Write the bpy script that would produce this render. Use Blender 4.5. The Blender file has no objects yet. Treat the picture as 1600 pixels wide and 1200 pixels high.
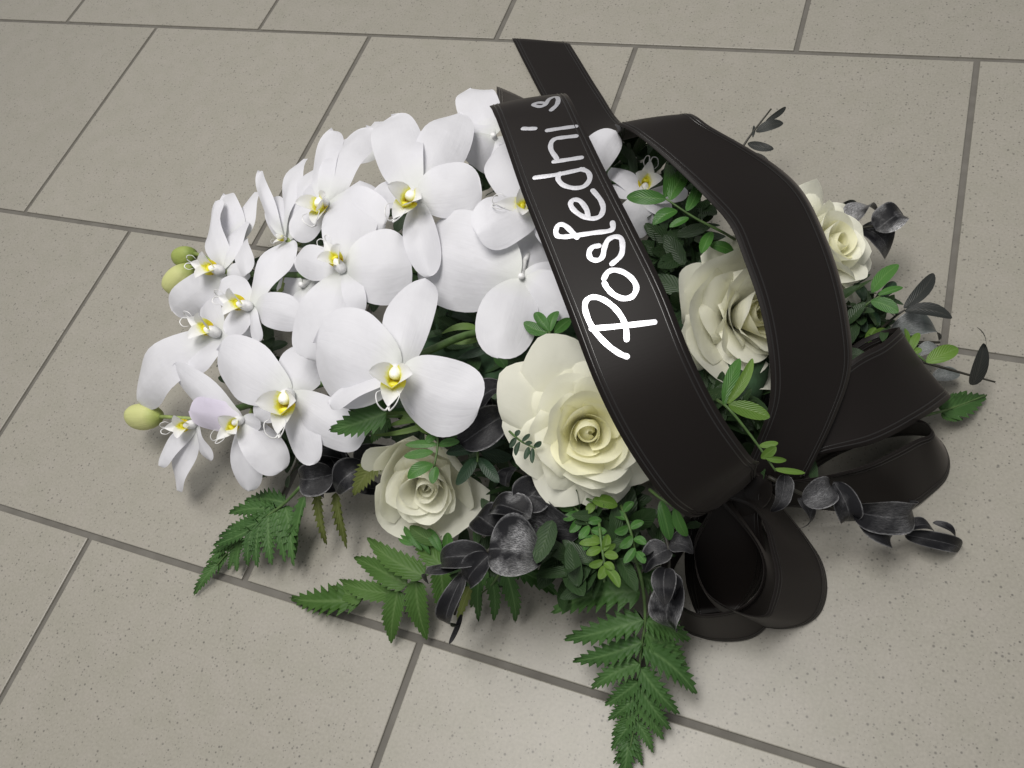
import bpy, math, random
import numpy as np
from mathutils import Vector, Matrix, Quaternion
from mathutils.bvhtree import BVHTree

S = bpy.context.scene
COL = S.collection

# ------------------------------------------------------------------ camera
FPX = 1296.46                                   # focal length in pixels of the 1600 px wide photograph
CAM = Vector((0.81844, -0.65487, 0.55468))
RIGHT = Vector((0.925366, 0.311574, -0.215914))
DOWN = Vector((0.175746, -0.857294, -0.483901))
FWD = Vector((-0.335872, 0.409839, -0.848069))
UPV, TOW = -DOWN, -FWD
cam_data = bpy.data.cameras.new('camera')
cam_data.sensor_width = 36.0
cam_data.lens = FPX / 1600 * 36.0
cam_data.clip_start, cam_data.clip_end = 0.01, 100
cam = bpy.data.objects.new('camera', cam_data)
COL.objects.link(cam)
M = Matrix((RIGHT, UPV, TOW)).transposed().to_4x4()
M.translation = CAM
cam.matrix_world = M
S.camera = cam

# ------------------------------------------------------------------ light
world = bpy.data.worlds.new('World')
S.world = world
world.use_nodes = True
bg = world.node_tree.nodes['Background']
bg.inputs[0].default_value = (0.97, 0.97, 0.97, 1)
bg.inputs[1].default_value = 0.34


def area(name, loc, target, size, power, color):
    d = bpy.data.lights.new(name, 'AREA')
    d.shape = 'RECTANGLE'
    d.size, d.size_y = size
    d.energy, d.color = power, color
    o = bpy.data.objects.new(name, d)
    COL.objects.link(o)
    o.location = loc
    o.rotation_euler = (Vector(target) - Vector(loc)).to_track_quat('-Z', 'Y').to_euler()
    return o


area('ceiling_lamp', (0.52, -0.42, 1.75), (0.60, -0.42, 0.0), (0.9, 0.5), 22, (1.0, 0.97, 0.93))
area('ceiling_lamp', (-0.35, 0.20, 1.9), (0.55, -0.4, 0.0), (0.9, 0.6), 10, (1.0, 0.97, 0.93))
S.view_settings.view_transform = 'Standard'
S.view_settings.look = 'None'
S.view_settings.exposure = 0.0
S.view_settings.gamma = 1.0


# ------------------------------------------------------------------ helpers
def U(px, py, z):
    """the point of the place at height z that the photograph shows at (px, py)"""
    d = RIGHT * ((px - 800) / FPX) + DOWN * ((py - 600) / FPX) + FWD
    return CAM + d * ((z - CAM.z) / d.z)


def mpp(p):
    """metres per photograph pixel at a point"""
    return (p - CAM).dot(FWD) / FPX


def VW(x, y, z):
    return (RIGHT * x + UPV * y + TOW * z).normalized()


def mk(name, verts, faces, mat, parent=None, uv=None, smooth=True, origin=None):
    me = bpy.data.meshes.new(name)
    o = bpy.data.objects.new(name, me)
    COL.objects.link(o)
    off = Vector((0, 0, 0))
    if parent is not None:
        o.parent = parent
        off = Vector(parent['_o']) if '_o' in parent else Vector((0, 0, 0))
        o['_o'] = tuple(off)
    elif origin is not None:
        off = Vector(origin)
        o.location = off
        o['_o'] = tuple(off)
    me.from_pydata([tuple(Vector(v) - off) for v in verts], [], faces)
    if smooth:
        me.polygons.foreach_set('use_smooth', [True] * len(me.polygons))
    if uv is not None:
        l = me.uv_layers.new(name='UVMap')
        idx = np.empty(len(me.loops), dtype=np.int32)
        me.loops.foreach_get('vertex_index', idx)
        l.data.foreach_set('uv', np.asarray(uv, dtype=np.float32)[idx].ravel())
    me.materials.append(mat)
    me.update()
    return o


def thing(name, label, cat, origin, group=None):
    o = bpy.data.objects.new(name, None)
    o.empty_display_size = 0.02
    COL.objects.link(o)
    o.location = origin
    o['_o'] = tuple(origin)
    o['label'], o['category'] = label, cat
    if group:
        o['group'] = group
    return o


def tag(o, label, cat, group=None):
    o['label'], o['category'] = label, cat
    if group:
        o['group'] = group
    return o


def prof(t, a, b):
    m = a / (a + b)
    return (max(t, 0) ** a * max(1 - t, 0) ** b) / (m ** a * (1 - m) ** b)


def blade(b, t, w, n0, a=.7, bb=.7, bend=0., cup=0., twist=0., droop=0., wave=0., wn=2.5, teeth=None,
          nu=14, nv=3, side=0., seed=0, fold=0., curl=0.):
    """one leaf or petal from base b to tip t, w wide, facing n0"""
    rnd = random.Random(seed)
    b, t = Vector(b), Vector(t)
    ax = t - b
    L = ax.length
    ax.normalize()
    n = n0 - ax * n0.dot(ax)
    if n.length < 1e-4:
        n = Vector((0, 0, 1)) - ax * ax.z
    n.normalize()
    if twist:
        n = Quaternion(ax, twist) @ n
    s = ax.cross(n)
    V, Fc, UVs = [], [], []
    ph1, ph2 = rnd.uniform(0, 6.28), rnd.uniform(0, 6.28)
    for i in range(nu + 1):
        x = i / nu
        tt = x if teeth else (1 - math.cos(math.pi * x)) / 2
        hw = w / 2 * prof(tt, a, bb)
        c = b + ax * (L * tt) + n * (bend * L * 4 * tt * (1 - tt) - droop * L * tt * tt) + s * (side * L * 4 * tt * (1 - tt))
        for j in range(-nv, nv + 1):
            q = j / nv
            k = hw
            fwd = 0.
            if teeth and abs(j) == nv:
                fr = (teeth[0] * tt + (0.5 if j > 0 else 0)) % 1.0
                k = hw * (1 - teeth[1] * (1 - fr))
                fwd = teeth[1] * fr * w * .16
            p = c + s * (k * q * math.cos(fold * abs(q))) + ax * fwd
            h = cup * k * q * q + fold * k * abs(q)
            if wave:
                h += wave * L * abs(q) ** 1.5 * math.sin(wn * 6.283 * tt + (ph1 if q > 0 else ph2))
                h += wave * .5 * L * math.sin(3.1 * tt + ph2) * q
            if curl:
                h -= curl * L * max(0, tt - .6) ** 2 * 6
            V.append(p + n * h)
            UVs.append((q * .5 + .5, tt))
    m = 2 * nv + 1
    for i in range(nu):
        for j in range(m - 1):
            Fc.append((i * m + j, i * m + j + 1, (i + 1) * m + j + 1, (i + 1) * m + j))
    return V, Fc, UVs


def tube(pts, radii, n=6):
    pts = [Vector(p) for p in pts]
    if not hasattr(radii, '__len__'):
        radii = [radii] * len(pts)
    V, Fc = [], []
    ref = Vector((0.3, 0.2, 1)).normalized()
    for i, p in enumerate(pts):
        d = (pts[min(i + 1, len(pts) - 1)] - pts[max(i - 1, 0)]).normalized()
        x = d.cross(ref)
        if x.length < 1e-3:
            x = d.cross(Vector((1, 0, 0)))
        x.normalize()
        y = d.cross(x)
        for k in range(n):
            a = 6.28318 * k / n
            V.append(p + (x * math.cos(a) + y * math.sin(a)) * radii[i])
    for i in range(len(pts) - 1):
        for k in range(n):
            Fc.append((i * n + k, i * n + (k + 1) % n, (i + 1) * n + (k + 1) % n, (i + 1) * n + k))
    Fc.append(tuple(range(n - 1, -1, -1)))
    Fc.append(tuple((len(pts) - 1) * n + k for k in range(n)))
    return V, Fc


def ellipsoid(c, ax, L, r, n=10, m=8, lobes=0, lobe=0., egg=0.):
    """an egg along ax, length L, radius r, centred on c"""
    ax = Vector(ax).normalized()
    x = ax.orthogonal().normalized()
    y = ax.cross(x)
    V, Fc = [], []
    for i in range(m + 1):
        th = math.pi * i / m
        rr = r * math.sin(th) * (1 + egg * math.cos(th))
        for k in range(n):
            a = 6.28318 * k / n
            q = rr * (1 - lobe * (0.5 + 0.5 * math.cos(lobes * a)) ** 6) if lobes else rr
            V.append(c - ax * (L / 2 * math.cos(th)) + (x * math.cos(a) + y * math.sin(a)) * q)
    for i in range(m):
        for k in range(n):
            Fc.append((i * n + k, (i + 1) * n + k, (i + 1) * n + (k + 1) % n, i * n + (k + 1) % n))
    return V, Fc


def spline(pts, n):
    """Catmull-Rom through pts, n samples per span (pts: list of numpy-able tuples)"""
    P = [np.array(p, dtype=float) for p in pts]
    P = [2 * P[0] - P[1]] + P + [2 * P[-1] - P[-2]]
    out = []
    for i in range(1, len(P) - 2):
        for k in range(n):
            t = k / n
            a, b, c, d = P[i - 1:i + 3]
            out.append(.5 * ((2 * b) + (c - a) * t + (2 * a - 5 * b + 4 * c - d) * t * t + (3 * b - a - 3 * c + d) * t ** 3))
    out.append(P[-2])
    return out


# ------------------------------------------------------------------ materials
def mat(name):
    m = bpy.data.materials.new(name)
    m.use_nodes = True
    nt = m.node_tree
    return m, nt, nt.nodes['Principled BSDF'], nt.nodes['Material Output']


def N(nt, t, **kw):
    n = nt.nodes.new(t)
    for k, v in kw.items():
        if k.startswith('i_'):
            n.inputs[int(k[2:]) if k[2:].isdigit() else k[2:]].default_value = v
        else:
            setattr(n, k, v)
    return n


def ramp(nt, src, stops):
    r = nt.nodes.new('ShaderNodeValToRGB')
    while len(r.color_ramp.elements) < len(stops):
        r.color_ramp.elements.new(0.5)
    for e, (p, c) in zip(r.color_ramp.elements, stops):
        e.position = p
        e.color = (*c, 1) if len(c) == 3 else c
    nt.links.new(src, r.inputs[0])
    return r


def mixc(nt, fac, a, b, mode='MIX'):
    m = nt.nodes.new('ShaderNodeMix')
    m.data_type = 'RGBA'
    m.blend_type = mode
    for s, v in ((m.inputs[0], fac), (m.inputs[6], a), (m.inputs[7], b)):
        if isinstance(v, bpy.types.NodeSocket):
            nt.links.new(v, s)
        elif isinstance(v, (int, float)):
            s.default_value = v
        else:
            s.default_value = (*v, 1)
    return m.outputs[2]


def mathn(nt, op, a, b=0.):
    m = nt.nodes.new('ShaderNodeMath')
    m.operation = op
    for s, v in ((m.inputs[0], a), (m.inputs[1], b)):
        if isinstance(v, bpy.types.NodeSocket):
            nt.links.new(v, s)
        else:
            s.default_value = v
    return m.outputs[0]


def translucent(nt, bsdf, out, col, fac):
    tr = N(nt, 'ShaderNodeBsdfTranslucent')
    if isinstance(col, bpy.types.NodeSocket):
        nt.links.new(col, tr.inputs[0])
    else:
        tr.inputs[0].default_value = (*col, 1)
    mx = N(nt, 'ShaderNodeMixShader')
    mx.inputs[0].default_value = fac
    nt.links.new(bsdf.outputs[0], mx.inputs[1])
    nt.links.new(tr.outputs[0], mx.inputs[2])
    nt.links.new(mx.outputs[0], out.inputs[0])


def uvxy(nt):
    uv = N(nt, 'ShaderNodeUVMap', uv_map='UVMap')
    sp = N(nt, 'ShaderNodeSeparateXYZ')
    nt.links.new(uv.outputs[0], sp.inputs[0])
    return uv, sp


def petal_mat(name, base, tip, vein, tr, rough=.55):
    m, nt, b, out = mat(name)
    uv, sp = uvxy(nt)
    r = ramp(nt, sp.outputs[1], [(0.0, base), (.30, tip), (1, tip)])
    oi = N(nt, 'ShaderNodeObjectInfo')
    nz = N(nt, 'ShaderNodeTexNoise', i_Scale=38.0, i_Detail=4.0)
    tc = N(nt, 'ShaderNodeTexCoord')
    nt.links.new(tc.outputs['Object'], nz.inputs['Vector'])
    v = mathn(nt, 'MULTIPLY_ADD', nz.outputs[0], .10)
    nt.nodes[-1].inputs[2].default_value = .925
    v2 = mathn(nt, 'MULTIPLY_ADD', oi.outputs['Random'], .05)
    nt.nodes[-1].inputs[2].default_value = .97
    v3 = mathn(nt, 'MULTIPLY', v, v2)
    c = mixc(nt, 1.0, r.outputs[0], v3, 'MULTIPLY')
    nt.links.new(c, b.inputs['Base Color'])
    b.inputs['Roughness'].default_value = rough
    b.inputs['Specular IOR Level'].default_value = .3
    # fan of fine veins along the petal
    mp = N(nt, 'ShaderNodeMapping')
    mp.inputs['Scale'].default_value = (26, 2.2, 1)
    nt.links.new(uv.outputs[0], mp.inputs[0])
    wv = N(nt, 'ShaderNodeTexNoise', i_Scale=1.0, i_Detail=3.0)
    nt.links.new(mp.outputs[0], wv.inputs['Vector'])
    soft = N(nt, 'ShaderNodeTexNoise', i_Scale=70.0, i_Detail=2.0)
    nt.links.new(tc.outputs['Object'], soft.inputs['Vector'])
    bp0 = N(nt, 'ShaderNodeBump')
    bp0.inputs['Strength'].default_value = .22
    bp0.inputs['Distance'].default_value = .004
    nt.links.new(soft.outputs[0], bp0.inputs['Height'])
    bp = N(nt, 'ShaderNodeBump')
    nt.links.new(bp0.outputs[0], bp.inputs['Normal'])
    bp.inputs['Strength'].default_value = vein
    bp.inputs['Distance'].default_value = .0012
    nt.links.new(wv.outputs[0], bp.inputs['Height'])
    nt.links.new(bp.outputs[0], b.inputs['Normal'])
    translucent(nt, b, out, c, tr)
    return m


def leaf_mat(name, c1, c2, mid, rough=.42, tr=.12, spec=.4):
    m, nt, b, out = mat(name)
    uv, sp = uvxy(nt)
    tc = N(nt, 'ShaderNodeTexCoord')
    nz = N(nt, 'ShaderNodeTexNoise', i_Scale=55.0, i_Detail=5.0)
    nt.links.new(tc.outputs['Object'], nz.inputs['Vector'])
    oi = N(nt, 'ShaderNodeObjectInfo')
    f = mathn(nt, 'ADD', mathn(nt, 'MULTIPLY', nz.outputs[0], .9), mathn(nt, 'MULTIPLY', oi.outputs['Random'], .5))
    f = mathn(nt, 'SUBTRACT', f, .2)
    nt.nodes[-1].use_clamp = True
    c = mixc(nt, f, c1, c2)
    d = mathn(nt, 'ABSOLUTE', mathn(nt, 'SUBTRACT', sp.outputs[0], .5))
    rm = ramp(nt, d, [(0.0, (.75, .75, .75)), (.035, (.35,) * 3), (.07, (0, 0, 0))])
    c = mixc(nt, rm.outputs[0], c, mid)
    nt.links.new(c, b.inputs['Base Color'])
    b.inputs['Roughness'].default_value = rough
    b.inputs['Specular IOR Level'].default_value = spec
    # side veins running forward from the midrib
    vv = mathn(nt, 'SINE', mathn(nt, 'MULTIPLY', mathn(nt, 'SUBTRACT', sp.outputs[1], mathn(nt, 'MULTIPLY', d, .7)), 60.))
    h = mathn(nt, 'ADD', mathn(nt, 'MULTIPLY', vv, .35), nz.outputs[0])
    bp = N(nt, 'ShaderNodeBump')
    bp.inputs['Strength'].default_value = .35
    bp.inputs['Distance'].default_value = .0008
    nt.links.new(h, bp.inputs['Height'])
    nt.links.new(bp.outputs[0], b.inputs['Normal'])
    translucent(nt, b, out, c, tr)
    return m


MAT = {}
MAT['orchid'] = petal_mat('orchid_white', (.78, .80, .76), (.80, .80, .845), .16, .22, .5)
MAT['orchid_lilac'] = petal_mat('orchid_lilac_white', (.80, .78, .84), (.80, .75, .88), .08, .25, .5)
MAT['rose'] = petal_mat('rose_cream', (.84, .86, .52), (.97, .965, .845), .15, .36, .6)
MAT['rose_heart'] = petal_mat('rose_heart_yellow', (.92, .88, .46), (.97, .955, .73), .15, .38, .6)
MAT['fern'] = leaf_mat('fern_green', (.030, .082, .019), (.072, .155, .042), (.11, .20, .07), .5, .12, .25)
MAT['fern_light'] = leaf_mat('fern_light_green', (.040, .098, .017), (.085, .165, .038), (.12, .20, .065), .5, .15, .25)
MAT['fern_olive'] = leaf_mat('fern_olive_green', (.10, .13, .03), (.15, .17, .05), (.17, .19, .07), .5, .2, .25)
MAT['leaf'] = leaf_mat('leaflet_green', (.035, .115, .020), (.07, .19, .035), (.11, .23, .06), .38, .12)
MAT['leaf_lime'] = leaf_mat('leaflet_lime_green', (.075, .165, .018), (.145, .255, .04), (.17, .27, .07), .42, .2)
MAT['leaf_dark'] = leaf_mat('leaflet_dark_green', (.010, .030, .013), (.022, .055, .026), (.035, .07, .035), .4, .06)
MAT['leaf_black'] = leaf_mat('leaflet_blackened', (.010, .012, .011), (.026, .030, .027), (.04, .04, .035), .45, .03)
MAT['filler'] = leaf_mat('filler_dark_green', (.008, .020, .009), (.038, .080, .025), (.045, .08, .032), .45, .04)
MAT['grass'] = leaf_mat('blade_green', (.09, .17, .03), (.15, .24, .06), (.12, .2, .05), .42, .15)


def stem_mat(name, c, rough=.5):
    m, nt, b, out = mat(name)
    tc = N(nt, 'ShaderNodeTexCoord')
    nz = N(nt, 'ShaderNodeTexNoise', i_Scale=160.0, i_Detail=3.0)
    nt.links.new(tc.outputs['Object'], nz.inputs['Vector'])
    r = ramp(nt, nz.outputs[0], [(.3, tuple(x * .7 for x in c)), (.7, tuple(x * 1.25 for x in c))])
    nt.links.new(r.outputs[0], b.inputs['Base Color'])
    b.inputs['Roughness'].default_value = rough
    return m


MAT['stem'] = stem_mat('stem_green', (.07, .13, .035))
MAT['stem_dark'] = stem_mat('stem_dark', (.030, .028, .020))
MAT['stem_pale'] = stem_mat('stem_pale_green', (.30, .38, .12))
MAT['bud'] = petal_mat('bud_yellow_green', (.34, .42, .10), (.62, .64, .28), .3, .1, .5)
MAT['bud_green'] = petal_mat('bud_green', (.20, .28, .06), (.36, .43, .12), .3, .1, .5)
MAT['column'] = stem_mat('column_white', (.82, .82, .82), .4)
MAT['callus'] = stem_mat('callus_yellow', (.72, .66, .04), .4)
MAT['foam'] = stem_mat('floral_foam_green', (.03, .07, .03), .9)
MAT['tray'] = stem_mat('tray_black_plastic', (.015, .015, .015), .4)


def lip_mat():
    m, nt, b, out = mat('lip_white_and_yellow')
    uv, sp = uvxy(nt)
    tc = N(nt, 'ShaderNodeTexCoord')
    nz = N(nt, 'ShaderNodeTexNoise', i_Scale=420.0, i_Detail=2.0)
    nt.links.new(tc.outputs['Object'], nz.inputs['Vector'])
    f = mathn(nt, 'ADD', sp.outputs[1], mathn(nt, 'MULTIPLY', nz.outputs[0], .22))
    r = ramp(nt, f, [(.24, (.82, .66, .03)), (.46, (.84, .82, .12)), (.62, (.84, .84, .80)), (1, (.85, .85, .86))])
    f2 = ramp(nt, nz.outputs[0], [(.60, (0, 0, 0)), (.66, (1, 1, 1))])
    f3 = ramp(nt, sp.outputs[1], [(.14, (1, 1, 1)), (.30, (0, 0, 0))])
    sp2 = mathn(nt, 'MULTIPLY', f2.outputs[0], f3.outputs[0])
    c = mixc(nt, sp2, r.outputs[0], (.36, .10, .03))
    nt.links.new(c, b.inputs['Base Color'])
    b.inputs['Roughness'].default_value = .45
    translucent(nt, b, out, c, .2)
    return m


MAT['lip'] = lip_mat()


def eucalyptus_mat(name, silver, dark=(.012, .012, .014)):
    """black sprayed leaf with brushed silver rubbed over edges and veins"""
    m, nt, b, out = mat(name)
    uv, sp = uvxy(nt)
    tc = N(nt, 'ShaderNodeTexCoord')
    n1 = N(nt, 'ShaderNodeTexNoise', i_Scale=48.0, i_Detail=4.0)
    n2 = N(nt, 'ShaderNodeTexNoise', i_Scale=1.0, i_Detail=7.0, i_Roughness=.8)
    mpb = N(nt, 'ShaderNodeMapping')
    mpb.inputs['Scale'].default_value = (70, 16, 1)
    mpb.inputs['Rotation'].default_value = (0, 0, .7)
    oi = N(nt, 'ShaderNodeObjectInfo')
    vadd = N(nt, 'ShaderNodeVectorMath', operation='ADD')
    nt.links.new(uv.outputs[0], vadd.inputs[0])
    nt.links.new(mathn(nt, 'MULTIPLY', oi.outputs['Random'], 30.), vadd.inputs[1])
    nt.links.new(vadd.outputs[0], mpb.inputs[0])
    vo = N(nt, 'ShaderNodeTexVoronoi', feature='DISTANCE_TO_EDGE', i_Scale=330.0)
    nt.links.new(mpb.outputs[0], n2.inputs['Vector'])
    for n in (n1, vo):
        nt.links.new(tc.outputs['Object'], n.inputs['Vector'])
    d = mathn(nt, 'ABSOLUTE', mathn(nt, 'SUBTRACT', sp.outputs[0], .5))
    edge = ramp(nt, d, [(.0, (.35,) * 3), (.03, (0, 0, 0)), (.44, (0, 0, 0)), (.5, (.9,) * 3)])
    vein = ramp(nt, vo.outputs['Distance'], [(.0, (1, 1, 1)), (.06, (0, 0, 0))])
    patch = ramp(nt, n1.outputs[0], [(.44, (0, 0, 0)), (.74, (1, 1, 1))])
    fine = ramp(nt, n2.outputs[0], [(.44, (.10,) * 3), (.66, (1, 1, 1))])
    f = mathn(nt, 'MULTIPLY', patch.outputs[0], fine.outputs[0])
    f = mathn(nt, 'MULTIPLY', f, silver)
    f = mathn(nt, 'ADD', f, mathn(nt, 'MULTIPLY', mathn(nt, 'MULTIPLY', edge.outputs[0], fine.outputs[0]), .5))
    nt.nodes[-1].use_clamp = True
    c = mixc(nt, f, dark, (.86, .86, .88))
    nt.links.new(c, b.inputs['Base Color'])
    nt.links.new(mathn(nt, 'MULTIPLY', f, .75), b.inputs['Metallic'])
    b.inputs['Roughness'].default_value = .34
    b.inputs['Specular IOR Level'].default_value = .16
    bp = N(nt, 'ShaderNodeBump')
    bp.inputs['Strength'].default_value = .4
    bp.inputs['Distance'].default_value = .0006
    nt.links.new(n2.outputs[0], bp.inputs['Height'])
    nt.links.new(bp.outputs[0], b.inputs['Normal'])
    return m


MAT['euc'] = eucalyptus_mat('eucalyptus_black_silver', .30)
MAT['euc_bright'] = eucalyptus_mat('eucalyptus_silvered', 1.0)
MAT['euc_dark'] = eucalyptus_mat('eucalyptus_black', .12)
MAT['euc_pale'] = eucalyptus_mat('eucalyptus_grey_silver', .9, (.10, .115, .11))


def ribbon_mat():
    m, nt, b, out = mat('ribbon_black_satin')
    uv, sp = uvxy(nt)
    mp = N(nt, 'ShaderNodeMapping')
    mp.inputs['Scale'].default_value = (6, 900, 1)
    nt.links.new(uv.outputs[0], mp.inputs[0])
    nz = N(nt, 'ShaderNodeTexNoise', i_Scale=1.0, i_Detail=2.0)
    nt.links.new(mp.outputs[0], nz.inputs['Vector'])
    bp = N(nt, 'ShaderNodeBump')
    bp.inputs['Strength'].default_value = .06
    bp.inputs['Distance'].default_value = .0005
    nt.links.new(nz.outputs[0], bp.inputs['Height'])
    nt.links.new(bp.outputs[0], b.inputs['Normal'])
    b.inputs['Base Color'].default_value = (.0100, .0080, .0074, 1)
    b.inputs['Roughness'].default_value = .48
    b.inputs['Specular IOR Level'].default_value = .15
    b.inputs['Sheen Weight'].default_value = .10
    b.inputs['Sheen Roughness'].default_value = .4
    b.inputs['Sheen Tint'].default_value = (.8, .72, .66, 1)
    return m


MAT['ribbon'] = ribbon_mat()


def plain(name, col, rough, metal=0., bump=0.):
    m, nt, b, out = mat(name)
    tc = N(nt, 'ShaderNodeTexCoord')
    nz = N(nt, 'ShaderNodeTexNoise', i_Scale=900.0, i_Detail=2.0)
    nt.links.new(tc.outputs['Object'], nz.inputs['Vector'])
    r = ramp(nt, nz.outputs[0], [(.3, tuple(x * .9 for x in col)), (.7, tuple(min(1, x * 1.08) for x in col))])
    nt.links.new(r.outputs[0], b.inputs['Base Color'])
    b.inputs['Roughness'].default_value = rough
    b.inputs['Metallic'].default_value = metal
    if bump:
        bp = N(nt, 'ShaderNodeBump')
        bp.inputs['Strength'].default_value = bump
        bp.inputs['Distance'].default_value = .0004
        nt.links.new(nz.outputs[0], bp.inputs['Height'])
        nt.links.new(bp.outputs[0], b.inputs['Normal'])
    return m


MAT['thread'] = plain('ribbon_thread', (.013, .0115, .011), .26, .0, .0)
MAT['thread'].node_tree.nodes['Principled BSDF'].inputs['Specular IOR Level'].default_value = .5
MAT['foil'] = plain('letter_foil_silver', (.64, .64, .68), .36, .75)


def tile_mat():
    m, nt, b, out = mat('floor_tile_speckled')
    tc = N(nt, 'ShaderNodeTexCoord')
    geo = N(nt, 'ShaderNodeNewGeometry')
    pos = geo.outputs['Position']
    big = N(nt, 'ShaderNodeTexNoise', i_Scale=7.0, i_Detail=4.0)
    mid = N(nt, 'ShaderNodeTexNoise', i_Scale=45.0, i_Detail=5.0)
    fine = N(nt, 'ShaderNodeTexNoise', i_Scale=520.0, i_Detail=3.0)
    for n in (big, mid, fine):
        nt.links.new(pos, n.inputs['Vector'])
    oi = N(nt, 'ShaderNodeObjectInfo')
    c = mixc(nt, big.outputs[0], (.292, .275, .236), (.312, .294, .254))
    c2 = ramp(nt, mid.outputs[0], [(.3, (.96, .97, .95)), (.7, (1.035, 1.03, 1.04))])
    c = mixc(nt, 1.0, c, c2.outputs[0], 'MULTIPLY')
    c3 = ramp(nt, fine.outputs[0], [(.3, (.92,) * 3), (.7, (1.07,) * 3)])
    c = mixc(nt, 1.0, c, c3.outputs[0], 'MULTIPLY')
    tv = mathn(nt, 'MULTIPLY_ADD', oi.outputs['Random'], .05)
    nt.nodes[-1].inputs[2].default_value = .975
    c = mixc(nt, 1.0, c, tv, 'MULTIPLY')
    for sc, lo, hi, colr, amt in ((300, .09, .17, (.085, .08, .072), .7), (520, .11, .2, (.12, .113, .10), .6), (170, .045, .085, (.05, .046, .042), .75)):
        vo = N(nt, 'ShaderNodeTexVoronoi', i_Scale=float(sc))
        nt.links.new(pos, vo.inputs['Vector'])
        sepc = N(nt, 'ShaderNodeSeparateColor')
        nt.links.new(vo.outputs['Color'], sepc.inputs[0])
        # the dot's size is drawn from the cell, most cells carry none
        size = mathn(nt, 'MULTIPLY', mathn(nt, 'SUBTRACT', sepc.outputs[0], .42), 1.8)
        nt.nodes[-1].use_clamp = True
        dd = mathn(nt, 'DIVIDE', vo.outputs['Distance'], mathn(nt, 'ADD', size, .001))
        f = ramp(nt, dd, [(lo * 1.6, (amt,) * 3), (hi * 2, (0, 0, 0))])
        c = mixc(nt, f.outputs[0], c, colr)
    nt.links.new(c, b.inputs['Base Color'])
    b.inputs['Roughness'].default_value = .40
    b.inputs['Specular IOR Level'].default_value = .5
    bp = N(nt, 'ShaderNodeBump')
    bp.inputs['Strength'].default_value = .12
    bp.inputs['Distance'].default_value = .001
    nt.links.new(mid.outputs[0], bp.inputs['Height'])
    nt.links.new(bp.outputs[0], b.inputs['Normal'])
    return m


def grout_mat():
    m, nt, b, out = mat('floor_grout')
    geo = N(nt, 'ShaderNodeNewGeometry')
    nz = N(nt, 'ShaderNodeTexNoise', i_Scale=60.0, i_Detail=6.0)
    nt.links.new(geo.outputs['Position'], nz.inputs['Vector'])
    r = ramp(nt, nz.outputs[0], [(.3, (.118, .110, .096)), (.7, (.158, .149, .132))])
    nt.links.new(r.outputs[0], b.inputs['Base Color'])
    b.inputs['Roughness'].default_value = .85
    return m


MAT['tile'], MAT['grout'] = tile_mat(), grout_mat()

# ------------------------------------------------------------------ floor: a grout bed and one object for each tile
TU, TV, GAP = .300, .2955, .0049
fl = mk('floor', [(-2.5, -2.5, -.0016), (4, -2.5, -.0016), (4, 2.5, -.0016), (-2.5, 2.5, -.0016)], [(0, 1, 2, 3)], MAT['grout'], smooth=False)
fl['kind'] = 'structure'


def tile_mesh():
    hx, hy, bv = (TU - GAP) / 2, (TV - GAP) / 2, .0007
    V, Fc = [], []
    rings = [(0, -.008), (0, -bv), (bv * .3, -bv * .3), (bv, 0)]
    for ins, z in rings:
        V += [(-hx + ins, -hy + ins, z), (hx - ins, -hy + ins, z), (hx - ins, hy - ins, z), (-hx + ins, hy - ins, z)]
    for k in range(3):
        for i in range(4):
            Fc.append((k * 4 + i, k * 4 + (i + 1) % 4, k * 4 + 4 + (i + 1) % 4, k * 4 + 4 + i))
    Fc.append((12, 13, 14, 15))
    me = bpy.data.meshes.new('tile')
    me.from_pydata(V, [], Fc)
    me.materials.append(MAT['tile'])
    return me


tme = tile_mesh()
rt = random.Random(5)
for v in range(-8, 7):
    for u in range(-7, 10):
        sh = 0.0 if v % 2 == 0 else .5
        o = bpy.data.objects.new('tile', tme)
        COL.objects.link(o)
        o.parent = fl
        o.location = ((u + sh + .5) * TU + rt.uniform(-.0004, .0004), -(v + .5) * TV + rt.uniform(-.0004, .0004), rt.uniform(-.0002, .0002))
        o.rotation_euler = (0, 0, rt.uniform(-.0006, .0006))

# ------------------------------------------------------------------ tray with floral foam, under everything
tc0 = U(905, 560, .03)
tc0.z = 0
tr_ = thing('floral_tray', 'black plastic tray with soaked foam hidden under the flowers', 'tray', tc0)


def slab(c, hx, hy, z0, z1, taper, rot, n=24, p=4):
    V, Fc = [], []
    for z, k in ((z0, 1 - taper), (z1 * .8 + z0 * .2, 1.0), (z1, .95 if taper == 0 else 1.02)):
        for i in range(n):
            a = 6.28318 * i / n
            ca, sa = math.cos(a), math.sin(a)
            r = (abs(ca) ** p + abs(sa) ** p) ** (-1 / p)
            x, y = hx * k * r * ca, hy * k * r * sa
            V.append((c[0] + x * math.cos(rot) - y * math.sin(rot), c[1] + x * math.sin(rot) + y * math.cos(rot), z))
    for k in range(2):
        for i in range(n):
            Fc.append((k * n + i, k * n + (i + 1) % n, k * n + n + (i + 1) % n, k * n + n + i))
    Fc.append(tuple(range(2 * n, 3 * n)))
    Fc.append(tuple(range(n - 1, -1, -1)))
    return V, Fc


mk('dish', *slab(tc0, .15, .075, .0005, .028, .15, .1), MAT['tray'], tr_)
mk('foam', *slab(tc0, .135, .062, .026, .072, 0, .1), MAT['foam'], tr_)

# ------------------------------------------------------------------ ribbon bow
bow = thing('ribbon_bow', 'black satin ribbon bow with silver handwritten lettering on its upper streamer', 'ribbon', U(1180, 760, .0) * 1)
bow_o = bow


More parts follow.
